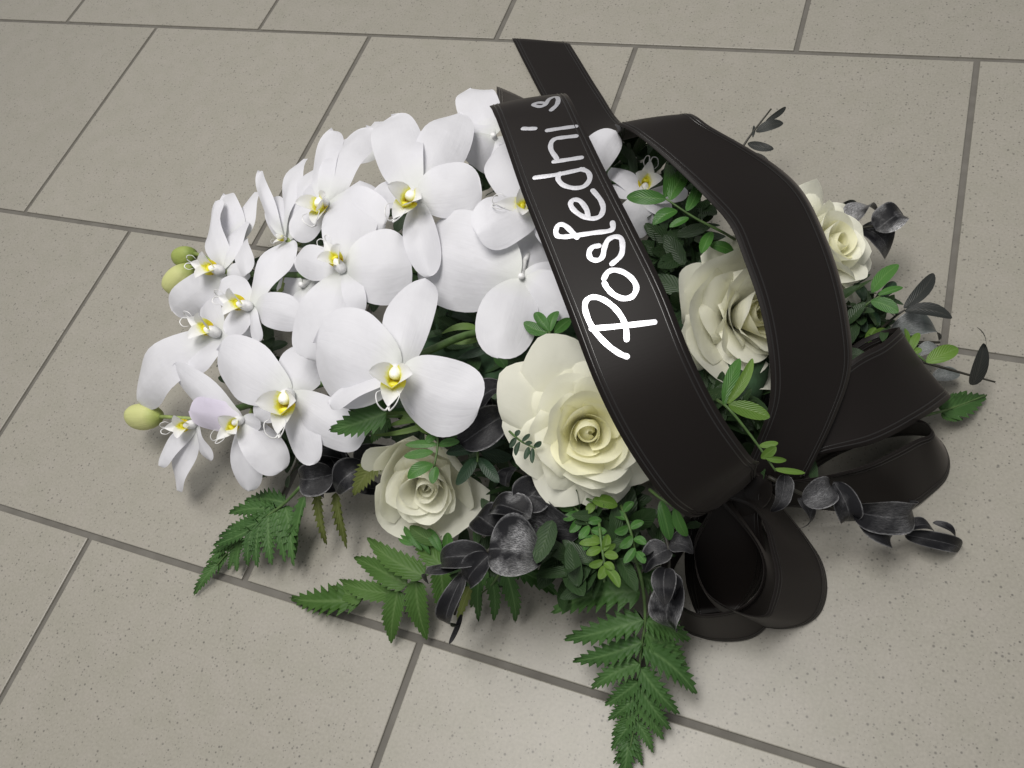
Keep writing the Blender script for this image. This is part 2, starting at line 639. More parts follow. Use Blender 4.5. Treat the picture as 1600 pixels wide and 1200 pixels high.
def ribbon(name, st, n=8, nw=10, belly=0.0, label=None):
    """st: list of (left px, py, z, right px, py, z)"""
    rows = []
    pts = []
    for s in st:
        l, r = U(*s[:3]), U(*s[3:6])
        pts.append((*l, *r))
    sp = spline(pts, n)
    V, UVs, Fc = [], [], []
    acc, last = 0, None
    for p in sp:
        l, r = Vector(p[:3]), Vector(p[3:])
        c = (l + r) / 2
        if last is not None:
            acc += (c - last).length
        last = c
        rows.append((l, r))
        for j in range(nw + 1):
            V.append(l.lerp(r, j / nw))
            UVs.append((j / nw, acc))
    m = nw + 1
    # a slight crosswise belly so the cloth is not a flat board
    if belly:
        V2 = list(V)
        for i in range(len(rows)):
            i0, i1 = max(i - 1, 0), min(i + 1, len(rows) - 1)
            d = (V[i1 * m + nw // 2] - V[i0 * m + nw // 2])
            nrm = d.cross(rows[i][1] - rows[i][0]).normalized()
            for j in range(m):
                q = 2 * j / nw - 1
                V2[i * m + j] = V[i * m + j] + nrm * (belly * (1 - q * q))
        V = V2
    for i in range(len(rows) - 1):
        for j in range(nw):
            Fc.append((i * m + j, i * m + j + 1, (i + 1) * m + j + 1, (i + 1) * m + j))
    o = mk(name, V, Fc, MAT['ribbon'], bow, UVs)
    if label:
        o['label'] = label
    sd = o.modifiers.new('thick', 'SOLIDIFY')
    sd.thickness = .0003
    sd.offset = 0
    # the four raised threads woven along the edges
    for q in (.055, .105, .895, .945):
        tv, tf = [], []
        hw = .0075
        for i in range(len(rows)):
            base = i * m
            i0, i1 = max(i - 1, 0), min(i + 1, len(rows) - 1)
            for qq, up in ((q - hw * 1.1, .0), (q, 1), (q + hw * 1.1, 0)):
                x = min(max(qq, 0), 1) * nw
                j = min(int(x), nw - 1)
                p = V[base + j].lerp(V[base + j + 1], x - j)
                d = V[i1 * m + j] - V[i0 * m + j]
                nrm = (V[base + j + 1] - V[base + j]).cross(d)
                nrm.normalize()
                tv.append((p, nrm, up))
        for sgn in (1, -1):
            off = len(tf) and len(tv)
        vv, ff = [], []
        for sgn in (1, -1):
            k0 = len(vv)
            for p, nrm, up in tv:
                vv.append(p + nrm * sgn * (.00030 + .00022 * up))
            for i in range(len(rows) - 1):
                for j in range(2):
                    ff.append((k0 + i * 3 + j, k0 + i * 3 + j + 1, k0 + i * 3 + 4 + j, k0 + i * 3 + 3 + j))
        mk('edge_thread', vv, ff, MAT['thread'], o)
    return o, V, Fc, m


band1 = [
    (776, 135, .055, 850, 172, .045),
    (776, 182, .120, 870, 168, .112),
    (768, 170, .165, 882, 150, .162),
    (765, 166, .184, 884, 147, .184),
    (772, 178, .194, 893, 158, .193),
    (787, 218, .196, 912, 197, .196),
    (815, 300, .196, 950, 275, .197),
    (850, 390, .195, 996, 365, .196),
    (888, 490, .190, 1040, 455, .191),
    (930, 600, .178, 1082, 560, .178),
    (975, 690, .160, 1125, 645, .158),
    (1028, 768, .136, 1172, 712, .132),
    (1062, 800, .118, 1186, 722, .112),
    (1085, 808, .098, 1182, 730, .092),
    (1110, 800, .080, 1180, 745, .074),
]
b1o, B1V, B1F, B1m = ribbon('lettered_streamer', band1, n=8, belly=.0012, label='black satin streamer with silver handwritten letters')

band2 = [
    (800, 60, .0012, 890, 68, .0012),
    (822, 104, .003, 905, 92, .003),
    (858, 170, .005, 938, 145, .006),
    (905, 225, .030, 975, 195, .020),
    (955, 225, .085, 1040, 205, .070),
    (965, 205, .130, 1068, 188, .125),
    (961, 195, .157, 1075, 178, .156),
    (968, 196, .167, 1088, 182, .163),
    (995, 211, .172, 1112, 199, .160),
    (1042, 250, .170, 1165, 229, .150),
    (1098, 304, .162, 1214, 260, .138),
    (1140, 352, .152, 1252, 296, .128),
    (1164, 410, .142, 1280, 346, .118),
    (1188, 482, .130, 1308, 420, .108),
    (1202, 560, .116, 1326, 500, .098),
    (1202, 630, .100, 1330, 575, .086),
    (1180, 695, .084, 1305, 652, .076),
    (1150, 762, .066, 1262, 742, .060),
]
ribbon('plain_streamer', band2, n=8, belly=.0010, label='plain black satin streamer arching over the roses')

loopR = [
    (1195, 720, .066, 1215, 760, .050),
    (1255, 640, .080, 1270, 715, .062),
    (1330, 564, .088, 1365, 693, .060),
    (1378, 536, .086, 1440, 654, .048),
    (1403, 514, .078, 1482, 624, .034),
    (1400, 512, .066, 1478, 618, .024),
    (1370, 520, .058, 1440, 630, .018),
    (1331, 541, .056, 1390, 665, .018),
    (1270, 600, .055, 1320, 700, .024),
    (1210, 690, .050, 1235, 745, .035),
]
ribbon('upper_loop', loopR, n=8, belly=.0015)
loopR2 = [
    (1200, 735, .060, 1225, 775, .030),
    (1290, 690, .056, 1300, 716, .014),
    (1380, 658, .054, 1388, 684, .008),
    (1436, 656, .051, 1458, 684, .003),
    (1455, 670, .050, 1482, 712, .0015),
    (1452, 680, .049, 1480, 745, .0012),
    (1434, 686, .050, 1455, 772, .0015),
    (1400, 704, .053, 1418, 795, .004),
    (1350, 728, .056, 1350, 802, .010),
    (1280, 745, .060, 1270, 795, .022),
    (1200, 755, .062, 1205, 790, .035),
]
ribbon('right_loop', loopR2, n=8)
loopA = [
    (1120, 775, .085, 1180, 735, .078),
    (1170, 790, .075, 1222, 790, .040),
    (1192, 815, .062, 1262, 842, .010),
    (1203, 855, .054, 1286, 882, .002),
    (1212, 900, .051, 1292, 925, .0012),
    (1204, 942, .050, 1278, 962, .0012),
    (1192, 962, .050, 1243, 980, .0012),
    (1150, 955, .052, 1195, 980, .0012),
    (1100, 920, .056, 1120, 950, .006),
    (1085, 850, .066, 1085, 880, .025),
    (1110, 795, .075, 1120, 815, .045),
]
ribbon('lower_loop', loopA, n=8)
loopB = [
    (1125, 785, .082, 1160, 765, .060),
    (1160, 822, .066, 1200, 838, .020),
    (1184, 856, .055, 1216, 880, .003),
    (1193, 888, .050, 1223, 922, .0012),
    (1186, 920, .048, 1211, 962, .0012),
    (1165, 944, .048, 1184, 992, .0012),
    (1130, 957, .048, 1148, 1002, .0012),
    (1085, 957, .050, 1100, 998, .0012),
    (1045, 925, .056, 1062, 975, .004),
    (1035, 860, .070, 1050, 900, .025),
    (1075, 800, .080, 1090, 830, .040),
]
ribbon('front_loop', loopB, n=8)
loop_fill = [  # added ribbon piece, stands in for the dark hollow inside the front loops
    (1100, 770, .080, 1190, 770, .070),
    (1078, 815, .066, 1190, 815, .055),
    (1070, 865, .045, 1196, 862, .036),
    (1072, 910, .022, 1190, 905, .016),
    (1082, 945, .004, 1168, 938, .004),
    (1090, 962, .0012, 1150, 955, .0012),
]
ribbon('dark_loop_fill', loop_fill, n=6)
# the gathered knot
kc = U(1165, 770, .062)
V, Fc = ellipsoid(kc, VW(.8, .6, 0), .034, .014, 14, 10, 5, .25)
mk('knot', V, Fc, MAT['ribbon'], bow, [(0, 0)] * len(V))

# lettering on the streamer: strokes traced over the cloth
bvh = BVHTree.FromPolygons([tuple(v) for v in B1V], B1F)


def on_ribbon(px, py):
    d = (U(px, py, 0) - CAM).normalized()
    h, n, i, _ = bvh.ray_cast(CAM, d)
    if h is None:
        h, n, i, _ = bvh.find_nearest(U(px, py, .19))
    if n.dot(TOW) < 0:
        n = -n
    return h, n


def letter(strokes, org, name='letter', w=.0030):
    vv, ff, uu = [], [], []
    for st in strokes:
        px = [(org[0] + x / 4.615, org[1] + y / 4.615) for x, y in st]
        sp = spline(px, 6) if len(px) > 2 else [np.array(px[0]) * (1 - k / 8) + np.array(px[1]) * k / 8 for k in range(9)]
        P = [on_ribbon(*p) for p in sp]
        k0 = len(vv)
        L = len(P)
        rows = []
        for i, (h, n) in enumerate(P):
            d = (P[min(i + 1, L - 1)][0] - P[max(i - 1, 0)][0])
            d -= n * d.dot(n)
            d.normalize()
            rows.append((h, n, d, n.cross(d)))
        # round ends
        def ring(h, n, s, hw):
            for q in (-1, -.5, 0, .5, 1):
                vv.append(h + s * (hw * q) + n * (.00036 + .00003 * (1 - q * q)))
                uu.append((q * .5 + .5, 0))
        h, n, d, s = rows[0]
        for a in (80, 50, 25):
            ring(h - d * (w / 2 * math.sin(math.radians(a))), n, s, w / 2 * math.cos(math.radians(a)))
        for i, (h, n, d, s) in enumerate(rows):
            ring(h, n, s, w / 2 * (1 + .06 * math.sin(i * .9)))
        h, n, d, s = rows[-1]
        for a in (25, 50, 80):
            ring(h + d * (w / 2 * math.sin(math.radians(a))), n, s, w / 2 * math.cos(math.radians(a)))
        cnt = (len(vv) - k0) // 5
        for i in range(cnt - 1):
            for j in range(4):
                ff.append((k0 + i * 5 + j, k0 + i * 5 + j + 1, k0 + i * 5 + 6 + j, k0 + i * 5 + 5 + j))
    mk(name, vv, ff, MAT['foil'], b1o, uu)


A_, B_ = (820, 340), (740, 120)
letter([[(482, 802), (700, 782), (935, 755)],
        [(735, 880), (730, 800), (700, 720), (640, 645), (560, 590), (490, 575), (445, 600), (435, 660), (470, 760), (530, 850), (610, 930), (690, 985), (738, 1003)]], A_)
letter([[(572, 440), (600, 395), (650, 380), (720, 400), (780, 450), (805, 510), (775, 570), (710, 585), (640, 555), (595, 510), (575, 475)]], A_)
letter([[(535, 205), (490, 215), (465, 250), (475, 295), (520, 310), (560, 285), (575, 220), (600, 165), (650, 140), (695, 155), (705, 220), (690, 280), (630, 335)]], A_)
letter([[(633, 38), (635, 80), (600, 100), (500, 112), (380, 130), (300, 140), (240, 135), (225, 100), (245, 55), (290, 60), (340, 105), (378, 146)]], A_)
letter([[(860, 822), (915, 890), (935, 950), (915, 1005), (860, 1025), (790, 1010), (725, 965), (700, 920), (720, 890), (770, 900), (815, 960), (825, 1015)]], B_)
letter([[(442, 730), (600, 708), (790, 668)],
        [(775, 668), (825, 690), (838, 740), (800, 790), (730, 805), (650, 785), (610, 740), (622, 700)]], B_)
letter([[(778, 585), (680, 600), (580, 615)], [(600, 592), (560, 530), (560, 480), (590, 450), (650, 440), (740, 430)]], B_)
letter([[(532, 390), (635, 374), (738, 360)], [(358, 376), (400, 377), (444, 376)]], B_)
letter([[(560, 243), (600, 205), (610, 165), (590, 148), (545, 165), (515, 205), (475, 218), (432, 205), (465, 190), (515, 192)]], B_, w=.003)


# ------------------------------------------------------------------ orchid spikes
SPIKE = []


def orchid_stem(pts, label):
    p = [U(*q) for q in pts]
    sp = spline([tuple(v) for v in p], 6)
    SPIKE.extend(Vector(v) for v in sp)
    V, Fc = tube([Vector(v) for v in sp], .0026, 8)
    o = mk('orchid_spike', V, Fc, MAT['stem'], origin=sp[0])
    tag(o, label, 'flower spike', 'orchid spikes')


orchid_stem([(860, 470, .06), (740, 430, .115), (600, 420, .125), (470, 430, .10), (330, 425, .07)], 'green orchid spike behind the upper left blossoms')
orchid_stem([(860, 520, .06), (745, 520, .105), (640, 560, .125), (500, 600, .09), (330, 650, .05)], 'green orchid spike running behind the largest blossom')
orchid_stem([(870, 460, .06), (760, 350, .11), (650, 330, .125), (520, 350, .115), (430, 390, .10)], 'green orchid spike behind the upright petals')


# ------------------------------------------------------------------ orchids
def blossom(c, face, petals, lip=None, label='', seed=0, lipscale=1., pedicel=None):
    """c=(px,py,z); petals: (kind, tip px, py, dz, width px, opts)"""
    C = U(*c)
    n = VW(*face)
    t = thing('orchid_blossom', label, 'orchid', (C.x, C.y, C.z - .01), 'white orchid blossoms')
    for i, p in enumerate(petals):
        kind, tx, ty, dz, wpx = p[:5]
        op = dict(p[5]) if len(p) > 5 else {}
        T = U(tx, ty, c[2] + dz)
        w = wpx * mpp((C + T) / 2) * (.89 if kind == 'petal' else .93)
        srnd = random.Random(seed * 31 + i)
        m = op.pop('m', 'orchid')
        nn = VW(*op.pop('n')) if 'n' in op else n
        if kind == 'petal':
            d = dict(a=.52, bb=.38, bend=.09, cup=-.12, fold=-.10, wave=.034, wn=1.4, nu=20, nv=6, side=srnd.uniform(-.035, .035))
        else:
            d = dict(a=.62, bb=.48, bend=.08, cup=-.10, fold=-.12, wave=.026, wn=1.2, nu=18, nv=5, side=srnd.uniform(-.03, .03))
        d.update(op)
        V, Fc, uv = blade(C - n * (.0012 * (i % 3)), T, w, nn, seed=seed * 17 + i, **d)
        mk(kind, V, Fc, MAT[m], t, uv)
    col_d = None
    if lip:
        T = U(lip[0], lip[1], c[2] + (lip[2] if len(lip) > 2 else .004))
        d = T - C
        L = d.length
        d.normalize()
        nf = n - d * n.dot(d)
        nf.normalize()
        s = d.cross(nf)
        k = L / .0215 * lipscale
        V, Fc = ellipsoid(C + d * .003 * k + nf * .0035 * k, d * .8 + nf * .6, .0105 * k, .0034 * k, 10, 8, egg=.25)
        mk('column', V, Fc, MAT['column'], t)
        V, Fc, uv = blade(C + d * .004 * k + nf * .001, C + d * L + nf * .003 * k, .0105 * k, nf, a=.35, bb=.8, bend=.05, fold=.35, droop=-.1, nu=10, nv=3, seed=seed)
        lp = mk('lip', V, Fc, MAT['lip'], t, uv)
        for sg in (-1, 1):
            V, Fc, uv = blade(C + d * .006 * k + s * (.0015 * k * sg), C + d * .0105 * k + s * (.0085 * k * sg) + nf * .012 * k, .0105 * k, (s * -sg + nf * .5).normalized(),
                              a=.4, bb=.5, cup=.5, bend=.12, nu=8, nv=3, seed=seed + sg)
            mk('side_lobe', V, Fc, MAT['lip'], lp, uv)
            tip = C + d * L + nf * .003 * k
            cp = spline([tuple(q) for q in (tip - d * .002 * k, tip + d * .0018 * k + s * sg * .001 * k + nf * .002 * k, tip + d * .001 * k + s * sg * .0035 * k + nf * .005 * k, tip - d * .003 * k + s * sg * .0045 * k + nf * .006 * k, tip - d * .0055 * k + s * sg * .003 * k + nf * .005 * k)], 4)
            V, Fc = tube([Vector(q) for q in cp], [.00042 * k * (1.05 - .8 * i / len(cp)) for i in range(len(cp))], 5)
            mk('tendril', V, Fc, MAT['column'], lp)
        V, Fc = ellipsoid(C + d * .009 * k + nf * .0030 * k, s, .0052 * k, .0016 * k, 8, 6, 2, .3)
        mk('callus', V, Fc, MAT['callus'], lp)
    if lip:
        near = min(SPIKE, key=lambda q: (q - C).length + (q - C).dot(n))
        if (near - C).length < .09:
            V, Fc = tube([C - n * .001, C - n * .010, C.lerp(near, .6) - n * .010, near], [.0020, .0017, .0015, .0016], 7)
            mk('pedicel', V, Fc, MAT['stem_pale'], t)
    if pedicel:
        T = U(*pedicel)
        V, Fc = tube([C + n * .004, C, C.lerp(T, .5) + Vector((0, 0, .004)), T], [.0022, .0022, .0017, .0016], 8)
        mk('pedicel', V, Fc, MAT['column'], t)
    return t


P_, S_ = 'petal', 'sepal'
F0 = (.0, .0, 1)
blossom((622, 582, .150), (-.05, -.15, 1), [
    (S_, 664, 434, -.012, 84), (S_, 514, 632, -.014, 50, {'n': (0, .7, .7)}), (S_, 680, 652, -.022, 60, {'n': (.1, .6, .8)}),
    (P_, 494, 536, -.004, 178, {'side': -.03}), (P_, 750, 634, -.006, 142, {'side': .07})], (608, 648, .006),
    'largest white orchid blossom facing the camera above the cream rosebud', 1)
blossom((537, 424, .140), (-.1, .05, 1), [
    (S_, 548, 500, -.012, 70), (S_, 562, 282, -.006, 98), (S_, 462, 402, -.016, 60),
    (P_, 643, 412, -.004, 138), (P_, 478, 560, -.016, 108)], (512, 380, .008),
    'white orchid blossom with upturned lip above the largest blossom', 2)
blossom((648, 308, .150), (-.1, .1, 1), [
    (S_, 718, 176, -.020, 88), (S_, 584, 300, -.016, 52), (S_, 672, 432, -.016, 60),
    (P_, 612, 182, -.012, 92), (P_, 752, 290, -.004, 104)], (614, 354, .006),
    'white orchid blossom with two tall upright petals below the back grout line', 3)
blossom((838, 325, .142), (-.2, .1, 1), [
    (S_, 900, 300, -.02, 70), (S_, 895, 380, -.01, 70),
    (P_, 780, 228, -.004, 100), (P_, 745, 366, .012, 100, {'side': .04})], (772, 322, .010),
    'white orchid blossom with yellow throat half under the lettered streamer', 4, .85)
blossom((815, 432, .130), (-.05, -.1, 1), [
    (S_, 884, 428, -.006, 46), (S_, 778, 560, -.006, 104, {'side': .02}), (S_, 846, 360, -.012, 80),
    (P_, 655, 384, .0, 178, {'side': -.02}), (P_, 898, 486, -.006, 78)], None,
    'white orchid blossom seen from behind beside the lettered streamer', 5, pedicel=(828, 395, .125))
blossom((394, 479, .108), (-.5, .0, .85), [
    (S_, 404, 534, -.008, 30), (S_, 345, 440, -.012, 60, {'n': (-.3, .3, .9)}), (S_, 352, 520, -.006, 50),
    (P_, 455, 374, .004, 70), (P_, 472, 498, .004, 66)], (348, 463, .004),
    'white orchid blossom facing left with narrow upright petal and pale lip', 6)
blossom((344, 521, .085), (-.4, .0, .9), [
    (S_, 394, 522, -.002, 40), (S_, 322, 466, -.012, 60), (S_, 300, 580, -.006, 52),
    (P_, 214, 626, -.040, 92, {'bend': .14}), (P_, 385, 575, -.01, 60)], (300, 496, .006),
    'white orchid blossom reaching its long grey shaded petal furthest left', 7)
blossom((453, 618, .100), (-.1, -.1, 1), [
    (S_, 490, 534, -.006, 88), (S_, 490, 726, -.016, 62), (S_, 398, 650, -.012, 50),
    (P_, 342, 548, .0, 108), (P_, 568, 690, -.010, 82)], (440, 688, .002),
    'white orchid blossom with drooping lip next to a serrated fern tip', 8)
blossom((378, 655, .072), (-.3, -.2, .9), [
    (S_, 408, 664, .0, 30), (S_, 272, 572, .006, 62), (S_, 388, 768, -.030, 66),
    (P_, 296, 642, -.004, 62, {'m': 'orchid_lilac'}), (P_, 440, 736, -.016, 70, {'n': (.4, .1, .9)})], (340, 690, .002),
    'lilac tinged white orchid blossom hanging low at the left edge', 9)
blossom((306, 662, .055), (-.6, -.1, .7), [
    (S_, 332, 598, .004, 36), (S_, 248, 728, -.016, 38), (P_, 276, 766, -.034, 56), (P_, 330, 720, -.014, 30)], (260, 668, .004),
    'smallest white orchid blossom beside the lone yellow green bud', 10, 1.0)
blossom((350, 424, .090), (-.5, .1, .8), [
    (S_, 384, 346, -.004, 44), (S_, 392, 428, -.004, 34), (P_, 338, 314, .0, 50), (P_, 270, 486, -.024, 66, {'n': (-.3, -.2, .9)})], (304, 412, .004),
    'white orchid blossom in profile next to the two green buds', 11)
blossom((380, 372, .085), (-.4, .3, .8), [
    (S_, 352, 304, -.006, 50), (S_, 398, 300, -.006, 44), (P_, 338, 350, -.008, 50), (P_, 386, 428, .01, 36)], None,
    'white orchid blossom tucked behind the one with two green buds', 12, pedicel=(400, 420, .07))
blossom((447, 374, .115), (-.5, .2, .8), [
    (S_, 407, 268, .0, 30), (S_, 426, 308, -.006, 46), (S_, 398, 438, -.006, 30),
    (P_, 475, 248, -.004, 46), (P_, 503, 258, .004, 58)], (428, 384, .004),
    'white orchid blossom with several narrow petals standing edge on', 13, .9)
blossom((508, 320, .132), (-.25, .1, .95), [
    (S_, 521, 204, -.012, 56), (S_, 458, 372, -.008, 60), (S_, 470, 300, -.012, 50),
    (P_, 573, 200, -.010, 76), (P_, 600, 350, .006, 96)], (498, 362, .006),
    'white orchid blossom with yellow lip left of the tall upright petals', 14)
blossom((772, 214, .115), (-.1, .3, .9), [
    (S_, 705, 190, -.012, 60), (S_, 800, 250, -.01, 60), (P_, 736, 138, -.016, 76), (P_, 742, 262, -.006, 80, {'n': (0, -.5, .8)})], None,
    'rearmost white orchid blossom against the folded top of the lettered streamer', 15, pedicel=(790, 260, .09))
blossom((900, 292, .130), (.2, .1, 1), [
    (S_, 905, 210, -.01, 60), (P_, 962, 204, -.006, 62), (P_, 950, 290, -.02, 50)], None,
    'white orchid blossom showing one rounded petal right of the lettered streamer', 16, pedicel=(890, 340, .10))
blossom((1003, 306, .110), (.1, .3, .9), [
    (S_, 950, 292, -.006, 40), (S_, 1075, 300, -.006, 36), (S_, 955, 262, -.006, 40),
    (P_, 985, 372, -.020, 66), (P_, 1050, 330, -.016, 44)], (1014, 252, .012),
    'white orchid blossom with upright lip between the two streamers', 17)
blossom((600, 240, .092), (-.2, .4, .9), [
    (S_, 585, 190, -.012, 44), (P_, 530, 222, -.016, 62), (P_, 640, 215, -.01, 50)], None,
    'grey shaded white orchid blossom peeking out behind the upright petals', 18, pedicel=(615, 300, .08))

blossom((474, 446, .098), (-.3, .1, .95), [
    (S_, 515, 395, -.006, 50), (S_, 440, 400, -.004, 44), (P_, 520, 480, -.008, 66), (P_, 432, 450, -.012, 60), (S_, 470, 520, -.014, 50)], None,
    'white orchid blossom half hidden left of the one with upturned lip', 19, pedicel=(500, 440, .09))


def bud(tip, base, w, m, label, stem):
    T, B = U(*tip), U(*base)
    c = (T + B) / 2
    t = thing('orchid_bud', label, 'bud', (c.x, c.y, c.z - .008), 'orchid buds')
    r = w * mpp(c) / 2
    ax = T - B
    for k in range(3):
        n0 = Quaternion(ax.normalized(), k * 2.094 + .6) @ TOW
        V, Fc, uv = [], [], []
        x = n0 - ax.normalized() * n0.dot(ax.normalized())
        x.normalize()
        y = ax.normalized().cross(x)
        for i in range(11):
            tt = i / 10
            rr = r * prof(min(max(tt, .0), 1), .5, .42) * (1.0 + .05 * k * 0)
            for j in range(9):
                q = j / 8 * 2 - 1
                a = q * 1.18
                rad = rr * (1 + .10 * (1 - abs(q)))
                V.append(B + ax * tt + (x * math.cos(a) + y * math.sin(a)) * rad)
                uv.append((q * .5 + .5, tt))
        for i in range(10):
            for j in range(8):
                Fc.append((i * 9 + j, i * 9 + j + 1, i * 9 + 10 + j, i * 9 + 9 + j))
        mk('sepal', V, Fc, MAT[m], t, uv)
    V, Fc = tube([B + ax * .05] + [U(*s) for s in stem], [.0018, .0014, .0016][:len(stem) + 1], 7)
    mk('stalk', V, Fc, MAT['stem_pale'], t)


bud((272, 404, .055), (306, 396, .060), 30, 'bud_green', 'green orchid bud, upper of the touching pair', [(318, 400, .062), (335, 412, .07)])
bud((261, 456, .050), (301, 416, .062), 40, 'bud', 'cream green orchid bud, lower of the touching pair', [(312, 410, .064), (335, 412, .07)])
bud((200, 650, .030), (252, 651, .036), 40, 'bud', 'lone yellow green orchid bud lying furthest left on the tiles', [(272, 652, .04), (310, 655, .05)])


# ------------------------------------------------------------------ roses
def rose_petal(B, x, y, z, R, f, phi, rb, Lp, a0, a1, hW, pt, ex, rnd, ruffle=1., tw=1.6):
    """one rose petal: a0 to a1 is how its profile leans from the axis outward, pt how pointed its rim is"""
    nu, nv = 14, 11
    V, uv, Fc = [], [], []
    ph = rnd.uniform(0, 6.28)
    sk = rnd.uniform(-.18, .18)
    rmid = [rb]
    for i in range(1, nv + 1):
        rmid.append(rmid[-1] + math.sin(a0 + (a1 - a0) * (i / nv) ** tw) * Lp / nv)
    grid = {}
    for j in range(nu + 1):
        q = j / nu * 2 - 1
        Lq = Lp * (1 - pt * abs(q - sk * (1 - abs(q))) ** ex - .04 * abs(q) ** 5)
        r, h = rb, 0.
        for i in range(nv + 1):
            v = i / nv
            if i:
                al = a0 + (a1 - a0) * v ** tw + math.radians(62 if tw > 1 else 26) * (.15 + f) * abs(q) ** 3 * v ** 3 * (.3 + .7 * f)
                al += ruffle * math.radians(15) * (.25 + f) * v * v * math.sin(2.4 * q + ph)
                al += ruffle * math.radians(20) * f * max(0, v - .7) * math.sin(7 * q + ph * 2)
                r += math.sin(al) * Lq / nv
                h += math.cos(al) * Lq / nv
            wv = (max(v, .0) ** .5) * (1.10 - .16 * v ** 3)
            rr = max(rmid[i], R * (.09 + .22 * f))
            az = phi + q * hW * wv / rr
            rad = max(r * (1 + .12 * q * (1 - f * .6)), R * .008)
            grid[i, j] = len(V)
            V.append(B + (x * math.cos(az) + y * math.sin(az)) * rad + z * h)
            uv.append((q * .5 + .5, v))
    for i in range(nv):
        for j in range(nu):
            Fc.append((grid[i, j], grid[i, j + 1], grid[i + 1, j + 1], grid[i + 1, j]))
    return V, Fc, uv


def rose(c, axis, rpx, open_, npet, label, seed, spin=0., heart=9, extra=()):
    """extra: outermost petals (angle in degrees seen along the axis, length/R, half width/R, a0, a1)"""
    C = U(*c)
    R = rpx * mpp(C)
    z = VW(*axis)
    x = (RIGHT - z * RIGHT.dot(z)).normalized()
    y = z.cross(x)
    B = C - z * (R * .55)
    t = thing('rose', label, 'rose', B, 'cream white roses')
    rnd = random.Random(seed)
    for k in range(npet):
        f = (k / (npet - 1)) ** .78
        phi = spin + k * 2.39996 + rnd.uniform(-.2, .2)
        o = open_ * rnd.uniform(.92, 1.08)
        V, Fc, uv = rose_petal(B, x, y, z, R, f, phi, R * (.004 + .11 * f), R * (.72 + .20 * math.sin(f * 3.1) + .24 * f) * rnd.uniform(.95, 1.05),
                               math.radians(16 + 26 * f * o + 20 * (1 - f) ** 8), math.radians(-38 - 26 * (1 - f) ** 8 + 148 * f ** .78 * o) + rnd.uniform(-.1, .1),
                               R * (.24 + .54 * f ** .8) * rnd.uniform(.94, 1.08), (.06 + .34 * f ** 1.5) * rnd.uniform(.75, 1.15), 1.5 - .4 * f, rnd)
        mk('petal', V, Fc, MAT['rose_heart' if k < heart else 'rose'], t, uv)
    for ang, ln, hw, a0, a1 in extra:
        V, Fc, uv = rose_petal(B - z * R * .03, x, y, z, R, 1.0, math.radians(ang), R * .10, R * ln, math.radians(a0), math.radians(a1), R * hw,
                               .30 if a1 > 60 else .14, 1.15 if a1 > 60 else 2.0, rnd, .9, 1.6 if a1 > 60 else 1.0)
        mk('petal', V, Fc, MAT['rose'], t, uv)
    for k in range(5):
        a = k * 1.2566 + .4
        d = x * math.cos(a) + y * math.sin(a)
        V, Fc, uv = blade(B - z * .002, B + d * (R * .55) - z * R * .08, R * .2, z, a=.4, bb=1, nu=8, nv=2, droop=.15)
        mk('sepal', V, Fc, MAT['leaf'], t, uv)
    V, Fc = tube([B + z * .004, B - z * .012, Vector((B.x, B.y, 0)).lerp(tc0, .5) + Vector((0, 0, .03))], [.006, .0032, .003], 8)
    mk('stem', V, Fc, MAT['stem'], t)


rose((918, 674, .118), (-.02, -.06, 1), 114, .98, 34, 'open cream rose facing up beside the lettered streamer', 3, .5, 14,
     [(147, 1.50, .98, 48, 96), (113, 1.52, 1.0, 50, 92), (172, 1.22, .92, 46, 100), (206, 1.14, .92, 44, 102), (241, 1.22, .98, 44, 100), (286, 1.22, 1.0, 44, 102), (322, 1.20, .98, 44, 100), (20, 1.1, .9, 44, 100)])
rose((666, 756, .072), (-.02, -.32, .94), 90, .52, 18, 'half closed cream rosebud below the largest orchid blossom', 8, 1.2, 1,
     [(100, 1.28, 1.0, 82, 4), (172, 1.26, .98, 80, 8), (28, 1.28, .98, 80, 6), (232, 1.26, .94, 76, 26), (305, 1.30, .94, 74, 34), (136, 1.30, .7, 74, 34), (268, 1.26, .7, 70, 58)])
rose((1174, 492, .085), (.42, .02, .9), 105, .80, 26, 'cream rose between the two black streamers', 11, 2.2, 8,
     [(180, 1.20, .98, 66, 44), (130, 1.22, .95, 66, 50), (228, 1.24, .95, 64, 56), (155, 1.32, .8, 62, 70), (205, 1.30, .8, 60, 74), (275, 1.25, .95, 64, 60), (85, 1.25, .95, 64, 56)])
rose((1296, 384, .070), (.52, .26, .8), 96, .86, 28, 'cream rose in profile right of the plain streamer', 15, .9, 6,
     [(100, 1.25, .9, 58, 74), (50, 1.2, .8, 52, 84), (0, 1.2, .8, 50, 90), (-50, 1.25, .8, 52, 84), (-100, 1.25, .9, 58, 74), (180, 1.2, .9, 64, 60)])


